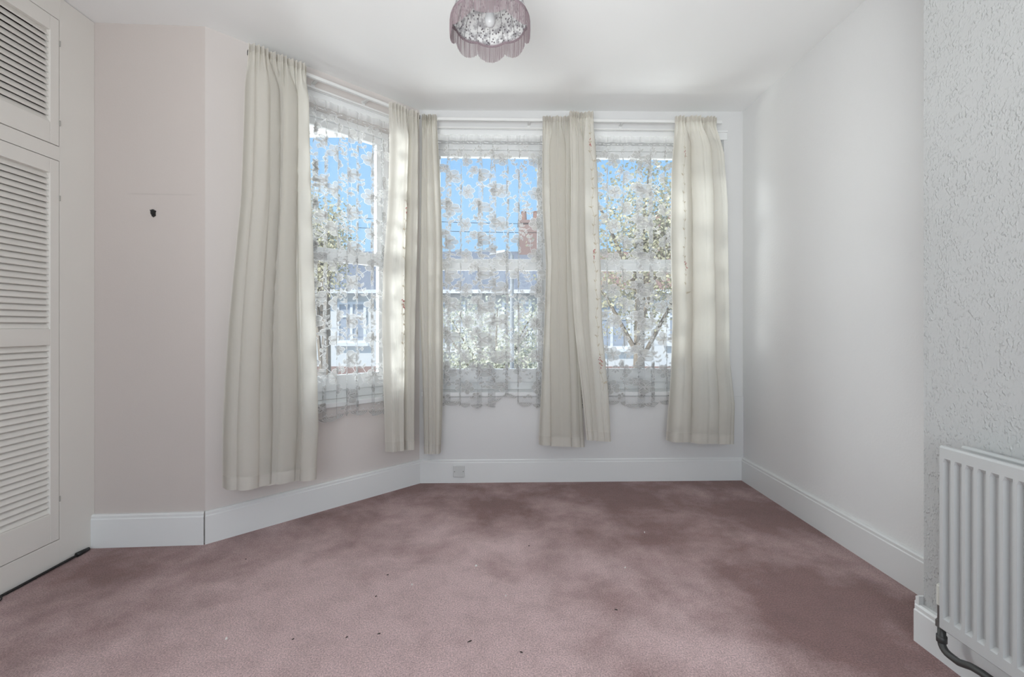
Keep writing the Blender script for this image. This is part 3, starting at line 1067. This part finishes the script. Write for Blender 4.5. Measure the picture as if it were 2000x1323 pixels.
lamp = empty('pendant_lamp', (LXc, LY, ceil_z(LXc)))
tag(lamp, 'pink fringed floral pendant lampshade hanging from the ceiling', 'pendant lamp')
NL = 8
def rim_r(th):
    return LR * (1 + 0.028 * abs(math.cos(NL * (th - math.pi / 2) / 2)))
def rim_z(th):
    return LZ - 0.006 * abs(math.cos(NL * (th - math.pi / 2) / 2))
def shade_pt(th, t):
    # t 0 at rim, 1 at top ring; scalloped bell
    r0 = rim_r(th)
    r = 0.062 + (r0 - 0.062) * (1 - t) ** 0.75 * (1 + 0.10 * math.sin(math.pi * t))
    z = rim_z(th) + (LZ + 0.165 - rim_z(th)) * t
    return (LXc + r * math.cos(th), LY + r * math.sin(th), z)
nth, nt_ = 192, 24
P3 = np.array([[shade_pt(2 * math.pi * i / nth, j / nt_) for i in range(nth + 1)] for j in range(nt_ + 1)])
grid_mesh('shade', P3, M['shade_cloth'], lamp)
for k in range(16):
    th = 2 * math.pi * k / 16 + math.pi / 2 + 0.04
    b = MB()
    b.tube([tuple(np.array(shade_pt(th, t)) + np.array([-0.0015 * math.cos(th), -0.0015 * math.sin(th), 0])) for t in np.linspace(0, 1, 12)], 0.0011, 5)
    b.build('rib', M['wire'], lamp)
b = MB()
ring = [2 * math.pi * i / 192 for i in range(193)]
for zo, ro in ((0.0, 0.002), (-0.004, 0.0025), (0.004, 0.0015)):
    b.tube([(LXc + (rim_r(t) + ro) * math.cos(t), LY + (rim_r(t) + ro) * math.sin(t), rim_z(t) + zo + 0.0012 * math.sin(96 * t)) for t in ring], 0.0027, 5)
b.build('braid', M['trim'], lamp)
rnd = random.Random(5)
b = MB()
ns = 640
for i in range(ns):
    th = 2 * math.pi * i / ns + rnd.uniform(-.003, .003)
    r = rim_r(th) + 0.003 + rnd.uniform(-.001, .002)
    z = rim_z(th) - 0.003
    lob = abs(math.cos(NL * (th - math.pi / 2) / 2))
    Ln = 0.044 + 0.020 * lob ** 0.6 + rnd.uniform(-.0015, .0015)
    sw = rnd.uniform(-.006, .006)
    path = []
    for t in (0, .5, 1):
        tt = th + sw * t * t
        rr = r + 0.003 * t - 0.004 * t * t
        path.append((LXc + rr * math.cos(tt), LY + rr * math.sin(tt), z - Ln * t))
    b.tube(path, rnd.uniform(.00042, .00062), 4, cap=False)
fr = b.build('fringe', M['fringe'], lamp)
fr['kind'] = 'stuff'
b = MB()
b.tube([(LXc + 0.062 * math.cos(t), LY + 0.062 * math.sin(t), LZ + 0.165) for t in ring[::8]], 0.002, 6)
for k in range(3):
    t = 2 * math.pi * k / 3 + 0.4
    b.tube([(LXc + 0.062 * math.cos(t), LY + 0.062 * math.sin(t), LZ + 0.165), (LXc + 0.02 * math.cos(t), LY + 0.02 * math.sin(t), LZ + 0.09)], 0.0016, 5)
b.build('shade_carrier', M['wire'], lamp)
b = MB()
b.lathe((LXc, LY, LZ), [(0.0, 0.030), (0.0145, 0.030), (0.0155, 0.034), (0.0155, 0.060), (0.021, 0.062), (0.021, 0.094), (0.015, 0.097), (0.013, 0.125), (0.006, 0.135), (0.0, 0.135)], 24)
b.build('lampholder', M['holder'], lamp, smooth=False)
b = MB()
b.lathe((LXc, LY, LZ), [(0.0, -0.026), (0.008, -0.0245), (0.016, -0.018), (0.020, -0.008), (0.020, 0.004), (0.016, 0.018), (0.0125, 0.032)], 24)
b.build('light_bulb', M['bulb'], lamp, smooth=True)
b = MB()
b.tube([(LXc, LY, LZ + 0.13), (LXc, LY, ceil_z(LXc) - 0.02)], 0.003, 8)
b.build('flex', M['track'], lamp)
b = MB()
b.lathe((LXc, LY, ceil_z(LXc)), [(0.0, -0.034), (0.012, -0.034), (0.016, -0.022), (0.040, -0.018), (0.045, -0.008), (0.045, 0.0)], 28)
b.build('ceiling_rose', M['track'], lamp, smooth=False)

# ------------------------------------------------------------------ radiator
RX = 1.322
RY1, RY0 = 1.388, 0.36
RZ0, RZ1 = 0.158, 0.716
rad = empty('radiator', (RX, (RY0 + RY1) / 2, RZ0))
tag(rad, 'white fluted double panel radiator on the chimney breast', 'radiator')
def rad_panel(name, xf, y0, y1, front=True):
    """pressed steel panel: flat border with vertical recessed flutes"""
    b = MB()
    pitch = 0.0333
    n = int((y1 - y0 - 0.012) / pitch)
    gz0, gz1 = RZ0 + 0.036, RZ1 - 0.036
    dpt = 0.0125
    ys = [(y1, 0)]
    for k in range(n):
        c = y1 - 0.006 - pitch * (k + 0.5)
        ys += [(c + 0.0118, 0), (c + 0.0075, 1), (c - 0.0075, 1), (c - 0.0118, 0)]
    ys.append((y0, 0))
    rows = [(RZ0 + 0.004, 0), (gz0, 0), (gz0 + 0.012, 1), (gz1 - 0.012, 1), (gz1, 0), (RZ1 - 0.006, 0)]
    pts = []
    for z, r in rows:
        for y, g in ys:
            pts.append((xf + dpt * g * r, y, z))
    w = len(ys)
    fs_ = []
    for i in range(len(rows) - 1):
        for j in range(w - 1):
            fs_.append((i * w + j, (i + 1) * w + j, (i + 1) * w + j + 1, i * w + j + 1))
    b.add(pts, fs_)
    # rounded top and bottom lips and the back sheet
    tk = 0.016
    for (za, zb_, ins) in ((RZ1 - 0.006, RZ1, 1), (RZ0 + 0.004, RZ0, -1)):
        b.add([(xf, y1, za), (xf, y0, za), (xf + 0.004, y0, zb_), (xf + 0.004, y1, zb_)], [(0, 1, 2, 3) if ins < 0 else (3, 2, 1, 0)])
        b.add([(xf + 0.004, y1, zb_), (xf + 0.004, y0, zb_), (xf + tk, y0, zb_), (xf + tk, y1, zb_)], [(0, 1, 2, 3) if ins < 0 else (3, 2, 1, 0)])
    b.add([(xf + tk, y1, RZ0), (xf + tk, y0, RZ0), (xf + tk, y0, RZ1), (xf + tk, y1, RZ1)], [(0, 1, 2, 3)])
    for y in (y0, y1):
        b.add([(xf, y, RZ0 + 0.004), (xf + 0.004, y, RZ0), (xf + tk, y, RZ0), (xf + tk, y, RZ1), (xf + 0.004, y, RZ1), (xf, y, RZ1 - 0.006)], [(0, 1, 2, 3, 4, 5)])
    return b.build(name, M['rad'], rad)
rad_panel('front_panel', RX, RY0, RY1)
rad_panel('back_panel', RX + 0.062, RY0, RY1 - 0.004)
m = MB()
for k in range(30):
    y = RY0 + 0.03 + k * (RY1 - RY0 - 0.08) / 29
    m.box(RX + 0.017, RX + 0.061, y, y + 0.002, RZ0 + 0.05, RZ1 - 0.07)
m.build('convector_fins', M['rad'], rad)
for y in (RY1 - 0.12, RY0 + 0.12):
    m = MB()
    m.box(RX + 0.079, CHX - 0.002, y - 0.015, y + 0.015, RZ0 + 0.06, RZ1 - 0.06)
    m.build('wall_bracket', M['rad'], rad)
VY = 1.412
VXX = 1.352
m = MB()
m.tube([(VXX, RY1 - 0.02, 0.185), (VXX, VY, 0.185)], 0.010, 10)
m.tube([(VXX, VY, 0.150), (VXX, VY, 0.215)], 0.0105, 12)
m.tube([(VXX, VY, 0.146), (VXX, VY, 0.166)], 0.0150, 6)
m.build('valve', M['valve'], rad)
m = MB()
m.lathe((VXX, VY, 0.215), [(0.0, 0.062), (0.010, 0.062), (0.012, 0.058), (0.0125, 0.0), (0.0, 0.0)], 14)
m.build('valve_cap', M['cap'], rad)
m = MB()
path = [(VXX, VY, 0.148), (VXX, VY, 0.105)]
for a in np.linspace(0, math.pi / 2, 7)[1:]:
    path.append((VXX - 0.004 * math.sin(a), VY - 0.030 * (1 - math.cos(a)), 0.105 - 0.026 * math.sin(a)))
path += [(VXX - 0.006, VY - 0.060, 0.080), (VXX - 0.006, VY - 0.075, 0.086), (VXX - 0.006, VY - 0.095, 0.094), (VXX - 0.006, VY - 0.125, 0.098), (VXX - 0.006, 0.9, 0.102), (VXX - 0.006, 0.40, 0.106)]
m.tube(path, 0.0105, 10)
m.tube([(VXX, VY, 0.100), (VXX, VY, 0.120)], 0.0135, 10)
m.build('pipe', M['pipe'], rad, smooth=True)

# ------------------------------------------------------------------ small fittings
sp = P_back.s_px(896.5, 0.02)
zp = P_back.z_px(896.5, 921.5, 0.03)
pl_root = empty('blanking_plate', P_back.pt(sp, 0.02, zp - 0.043))
tag(pl_root, 'square white blanking plate screwed to the skirting under the window', 'wall plate')
m = MB()
m.pbox(P_back, sp - 0.040, sp + 0.040, 0.019, 0.030, zp - 0.040, zp + 0.040)
m.build('plate', M['plate'], pl_root, bevel=0.003)
for dx in (-0.030, 0.030):
    m = MB()
    c = P_back.pt(sp + dx, 0.030, zp)
    e = P_back.pt(sp + dx, 0.0315, zp)
    m.tube([c, e], 0.0035, 10)
    m.build('screw', M['screw'], pl_root)

# broken black hook on the pink wall
sh = P_alc.s_px(300)
zh = P_alc.z_px(300, 417)
m = MB()
def hp(dx, dz, d):
    return P_alc.pt(sh + dx, d, zh + dz)
front = [(-.012, .018), (-.004, .012), (.000, .020), (.013, .012), (.010, .004), (.011, -.012), (.000, -.020), (-.004, -.004)]
k = len(front)
m.add([hp(x, z, 0.0) for x, z in front] + [hp(x * .8, z * .85, 0.014) for x, z in front],
      [(i, (i + 1) % k, (i + 1) % k + k, i + k) for i in range(k)] + [tuple(range(k, 2 * k)), tuple(reversed(range(k)))])
m.tube([hp(0.004, -0.004, 0.012), hp(0.004, -0.010, 0.022), hp(0.004, -0.002, 0.027)], 0.0022, 7)
tag(m.build('wall_hook', M['black']), 'small broken black hook stuck on the pink wall', 'hook')

# black cable along the foot of the wardrobe
m = MB()
pts = []
for i in range(26):
    t = i / 25
    y = 2.175 - t * 0.78
    pts.append((WX + 0.011 + 0.004 * math.sin(7 * t), y, 0.0075 + 0.002 * math.sin(9 * t)))
m.tube(pts, 0.0055, 8)
m.tube([(WX + 0.013, 2.19, 0.011), (WX + 0.012, 2.13, 0.011)], [0.008, 0.011], 8)
tag(m.build('cable', M['black'], smooth=True), 'black cable lying along the foot of the wardrobe', 'cable')
m = MB()
lp = [(WX + 0.02 + 0.030 * math.cos(a) , 1.775 + 0.014 * math.sin(a), 0.006 + 0.006 * (1 + math.sin(a))) for a in np.linspace(-2.4, 2.4, 18)]
m.tube(lp, 0.0026, 6)
tag(m.build('wire_loop', M['black'], smooth=True), 'small loop of thin dark wire on the carpet by the wardrobe', 'wire')

# crumbs and lint on the carpet
M['crumb_white'] = plain('crumb_white', (0.82, 0.80, 0.76), 0.8, noise=0.05)
M['crumb_dark'] = plain('crumb_dark', (0.045, 0.035, 0.03), 0.8, noise=0.2)
def floor_pt(px, py):
    y = HC * F / (py - VPY)
    return ((px - VPX) / F * y, y, 0.0)
def crumb(px, py, L, W_, H_, ang, mat, label, group):
    c = floor_pt(px, py)
    b = MB()
    prof = [(-.5, 0), (-.2, .5), (.25, .42), (.5, .05), (.22, -.5), (-.25, -.38)]
    ca, sa = math.cos(ang), math.sin(ang)
    lo = [(c[0] + (x * L) * ca - (y * W_) * sa, c[1] + (x * L) * sa + (y * W_) * ca, 0.0005) for x, y in prof]
    hi = [(c[0] + (x * L * .7) * ca - (y * W_ * .7) * sa, c[1] + (x * L * .7) * sa + (y * W_ * .7) * ca, H_ * (1 + .4 * x)) for x, y in prof]
    n = 6
    b.add(lo + hi, [(i, (i + 1) % n, (i + 1) % n + n, i + n) for i in range(n)] + [tuple(range(n, 2 * n))])
    tag(b.build('carpet_crumb', mat), label, 'crumb', group)
for px, py, L in ((930, 1106, .014), (805, 1143, .010), (1221, 1110, .009), (988, 1165, .006), (442, 1249, .010), (1259, 1041, .008)  ):
    crumb(px, py, L, L * .7, .005, px * 0.7, M['crumb_white'], 'tiny white crumb lying on the pink carpet', 'white crumbs on the carpet')
for px, py, L, an in ((917, 1254, .020, .5), (757, 1124, .010, .1), (734, 1166, .010, .6), (677, 1246, .011, .8), (740, 1239, .013, .2), (572, 1250, .010, .7), (480, 1093, .009, .1), (1018, 1275, .013, -.5), (1033, 1067, .009, .2), (1203, 1192, .014, -.4)):
    crumb(px, py, L, .0035, .003, an, M['crumb_dark'], 'tiny dark sliver lying on the pink carpet', 'dark slivers on the carpet')

# ------------------------------------------------------------------ the street outside
GZ = -3.0
M['road'] = plain('asphalt', (0.20, 0.20, 0.21), 0.9, noise=0.1, nscale=3)
M['pave'] = plain('paving', (0.42, 0.41, 0.40), 0.9, noise=0.1, nscale=4)
M['render_white'] = plain('white_render', (0.74, 0.735, 0.71), 0.9, noise=0.03, nscale=2)
M['render_cream'] = plain('cream_render', (0.66, 0.60, 0.50), 0.9, noise=0.04, nscale=2)
M['pebble'] = plain('grey_pebbledash', (0.52, 0.51, 0.49), 0.95, noise=0.08, nscale=30)
M['brick'] = plain('red_brick', (0.36, 0.23, 0.19), 0.9, noise=0.15, nscale=20)
M['tile_red'] = plain('clay_tiles', (0.40, 0.235, 0.18), 0.9, noise=0.15, nscale=12)
M['slate'] = plain('grey_slates', (0.25, 0.26, 0.28), 0.8, noise=0.12, nscale=10)
M['far_glass'] = plain('far_window_glass', (0.40, 0.43, 0.48), 0.25, noise=0.05)
M['far_frame'] = plain('far_window_frame', (0.80, 0.80, 0.80), 0.5, noise=0.01)
M['bark'] = plain('bark', (0.16, 0.13, 0.10), 0.95, noise=0.2, nscale=20)
M['leaf_a'] = cloth_mat('leaf_yellow_green', (0.46, 0.43, 0.30), (0.48, 0.44, 0.30), 0.45)
M['leaf_b'] = cloth_mat('leaf_olive', (0.52, 0.52, 0.42), (0.52, 0.52, 0.40), 0.4)
M['steel'] = plain('grey_lamp_steel', (0.20, 0.21, 0.22), 0.5, 0.4, noise=0.05)
m = MB(); m.box(-60, 60, 3.6, 60, GZ - 0.3, GZ - 0.1)
struct(m.build('ground', M['pave']), 'pale ground of the street outside')
m = MB(); m.box(-60, 60, 6.0, 12.5, GZ - 0.12, GZ - 0.04)
struct(m.build('road', M['road']), 'grey asphalt road outside')

def house(x0, x1, yf, mats, label, eave=2.35, ridge=4.25, bay=True):
    r = empty('terraced_house', ((x0 + x1) / 2, yf + 3, GZ - 0.1))
    wall, roofm, lower = mats
    zmid = -0.25
    b = MB(); b.box(x0, x1, yf, yf + 7, zmid, eave)
    b.build('upper_wall', wall, r)
    b = MB(); b.box(x0, x1, yf - 0.03, yf + 7, GZ - 0.1, zmid)
    b.build('lower_wall', lower, r)
    b = MB()
    b.add([(x0, yf - 0.35, eave), (x1, yf - 0.35, eave), (x1, yf + 3.5, ridge), (x0, yf + 3.5, ridge), (x1, yf + 7.35, eave), (x0, yf + 7.35, eave),
           (x0, yf - 0.35, eave - .12), (x1, yf - 0.35, eave - .12), (x1, yf + 7.35, eave - .12), (x0, yf + 7.35, eave - .12)],
          [(0, 1, 2, 3), (3, 2, 4, 5), (6, 7, 1, 0), (0, 3, 5, 9, 6), (1, 7, 8, 4, 2), (6, 9, 8, 7)])
    b.build('roof', roofm, r)
    b = MB(); b.box(x0, x1, yf - 0.47, yf - 0.35, eave - 0.14, eave - 0.02)
    b.build('gutter', M['far_frame'], r)
    b = MB()
    cx = x1 - 0.6
    b.box(cx - .45, cx + .45, yf + 3.1, yf + 3.9, ridge - 0.5, ridge + 1.1)
    b.box(cx - .5, cx + .5, yf + 3.05, yf + 3.95, ridge + 1.1, ridge + 1.22)
    ch = b.build('chimney', M['brick'], r)
    for dx in (-.25, .25):
        b = MB()
        b.lathe((cx + dx, yf + 3.5, ridge + 1.22), [(0.13, 0), (0.11, 0.4), (0.13, 0.42), (0.10, 0.45)], 12)
        b.build('chimney_pot', M['tile_red'], ch)
    w = x1 - x0
    for fx, ww, z0, z1 in ((0.30, 1.9, 0.35, 1.95), (0.78, 1.0, 0.55, 1.95), (0.30, 1.9, -2.3, -0.65)):
        cx = x0 + fx * w
        b = MB()
        t = 0.09
        b.box(cx - ww / 2, cx + ww / 2, yf - 0.10, yf + 0.05, z0, z0 + t)
        b.box(cx - ww / 2, cx + ww / 2, yf - 0.10, yf + 0.05, z1 - t, z1)
        nb = 3 if ww > 1.5 else 2
        for k in range(nb + 1):
            xx = cx - ww / 2 + (ww - t) * k / nb
            b.box(xx, xx + t, yf - 0.10, yf + 0.05, z0 + t, z1 - t)
        b.box(cx - ww / 2, cx + ww / 2, yf - 0.08, yf + 0.03, z0 + (z1 - z0) * .62, z0 + (z1 - z0) * .62 + .07)
        b.box(cx - ww / 2 - .1, cx + ww / 2 + .1, yf - 0.2, yf, z0 - 0.1, z0)
        wf = b.build('window', M['far_frame'], r)
        b = MB()
        for k in range(nb):
            xa = cx - ww / 2 + (ww - t) * k / nb + t
            xb = cx - ww / 2 + (ww - t) * (k + 1) / nb
            b.box(xa, xb, yf - 0.04, yf - 0.02, z0 + t, z1 - t)
        b.build('pane', M['far_glass'], wf)
    b = MB()
    cx = x0 + 0.78 * w
    b.box(cx - .45, cx + .45, yf - 0.08, yf, GZ, GZ + 2.1)
    b.build('front_door', M['brick'], r)
    return tag(r, label, 'house', 'houses across the street')
house(-15.2, -9.6, 15.5, (M['render_cream'], M['tile_red'], M['brick']), 'cream rendered house across the street, farthest left through the bay window')
house(-9.6, -4.0, 15.5, (M['render_white'], M['slate'], M['brick']), 'white rendered house with grey slate roof seen through the angled bay window')
house(-4.0, 1.6, 15.5, (M['pebble'], M['slate'], M['pebble']), 'grey pebbledashed house mostly hidden behind the bush across the street')
house(1.6, 7.2, 15.5, (M['render_white'], M['tile_red'], M['brick']), 'white house with red tiled roof seen through the right front window')
house(7.2, 12.8, 15.5, (M['render_cream'], M['slate'], M['brick']), 'cream house with slate roof at the far right of the street')

def tree(x, y, h, crown, mat, seed, label, nleaf=2600, trunk=0.14):
    rnd = random.Random(seed)
    r = empty('street_tree', (x, y, GZ - 0.1))
    cx, cy, cz = crown
    zc_ = GZ + h
    b = MB()
    top = Vector((x + .1, y, zc_ - cz * .2))
    b.tube([(x, y, GZ - .1), (x + .05, y + .05, GZ + (zc_ - GZ) * .5), tuple(top)], [trunk, trunk * .8, trunk * .35], 8)
    tips = []
    for k in range(16):
        a = rnd.uniform(0, 6.28); f = rnd.uniform(.45, .9)
        st_ = Vector((x, y, GZ + (zc_ - GZ) * rnd.uniform(.5, .95)))
        en = Vector((x + cx * .85 * math.cos(a) * f, y + cy * .85 * math.sin(a) * f, zc_ + cz * rnd.uniform(-.6, .8)))
        md = (st_ + en) / 2 + Vector((0, 0, .15))
        b.tube([tuple(st_), tuple(md), tuple(en)], [trunk * .35, trunk * .2, trunk * .06], 5)
        tips.append(en); tips.append(md)
    b.build('trunk', M['bark'], r)
    b = MB()
    for k in range(nleaf):
        t = rnd.choice(tips)
        q = Vector((rnd.gauss(0, cx * .22), rnd.gauss(0, cy * .22), rnd.gauss(0, cz * .2))) + t
        if ((q.x - x) / cx) ** 2 + ((q.y - y) / cy) ** 2 + ((q.z - zc_) / cz) ** 2 > 1.15:
            continue
        L = rnd.uniform(.045, .085)
        ax = Vector((rnd.uniform(-1, 1), rnd.uniform(-1, 1), rnd.uniform(-1, .4))).normalized()
        sd = ax.cross(Vector((rnd.uniform(-1, 1), rnd.uniform(-1, 1), rnd.uniform(-1, 1)))).normalized()
        b.add([q, q + ax * L * .5 + sd * L * .36, q + ax * L, q + ax * L * .5 - sd * L * .36], [(0, 1, 2, 3)])
    b.build('foliage', mat, r)
    return tag(r, label, 'tree', 'trees in the street')
tree(2.35, 8.2, 6.0, (2.0, 1.5, 2.1), M['leaf_a'], 1, 'pale yellow leaved tree outside the right front window', 11000)
tree(-0.25, 9.5, 3.4, (1.7, 1.3, 1.35), M['leaf_b'], 2, 'rounded olive bush behind the lace of the left front window', 11000)
tree(-3.75, 9.3, 6.0, (0.95, 0.95, 1.3), M['leaf_a'], 3, 'light leaved tree outside the angled bay window', 5000)

# street lamp
lx, ly = (1000 - VPX) / F * 7.6, 7.6
zl = HC + (VPY - 493) / F * ly
r = empty('street_lamp', (lx, ly, GZ - 0.1))
m = MB()
m.tube([(lx, ly, GZ - 0.1), (lx, ly, GZ + 1.2), (lx, ly, zl - 0.05)], [0.07, 0.05, 0.03], 10)
m.build('pole', M['steel'], r)
m = MB()
m.tube([(lx, ly, zl - 0.06), (lx - .03, ly, zl), (lx - .14, ly, zl + .02)], 0.018, 8)
m.build('arm', M['steel'], r)
m = MB()
m.hexa([(lx - .38, ly - .05, zl - .05), (lx - .12, ly - .05, zl), (lx - .12, ly + .05, zl), (lx - .38, ly + .05, zl - .05),
        (lx - .34, ly - .03, zl + .015), (lx - .12, ly - .03, zl + .04), (lx - .12, ly + .03, zl + .04), (lx - .34, ly + .03, zl + .015)])
m.build('lantern', M['steel'], r)
tag(r, 'grey street lamp seen through the lace of the left front window', 'street lamp')
# overhead cables slung between two poles beyond the window edges
y = 12.8
r = empty('overhead_cables', (0, y, GZ - 0.1))
for z0, z1 in ((4.25, 3.95), (3.95, 3.75)):
    m = MB()
    m.tube([(-9 + 18 * i / 20, y, z0 + 0.25 + (z1 - z0) * i / 20 - 0.35 * math.sin(math.pi * i / 20)) for i in range(21)], 0.008, 5)
    m.build('wire', M['black'], r)
for x in (-9.0, 9.0):
    m = MB()
    m.tube([(x, y, GZ - 0.1), (x, y, 1.0), (x, y, 4.9)], [0.14, 0.12, 0.10], 10)
    m.build('pole', M['bark'], r)
tag(r, 'thin dark overhead cables crossing the sky outside', 'cable')
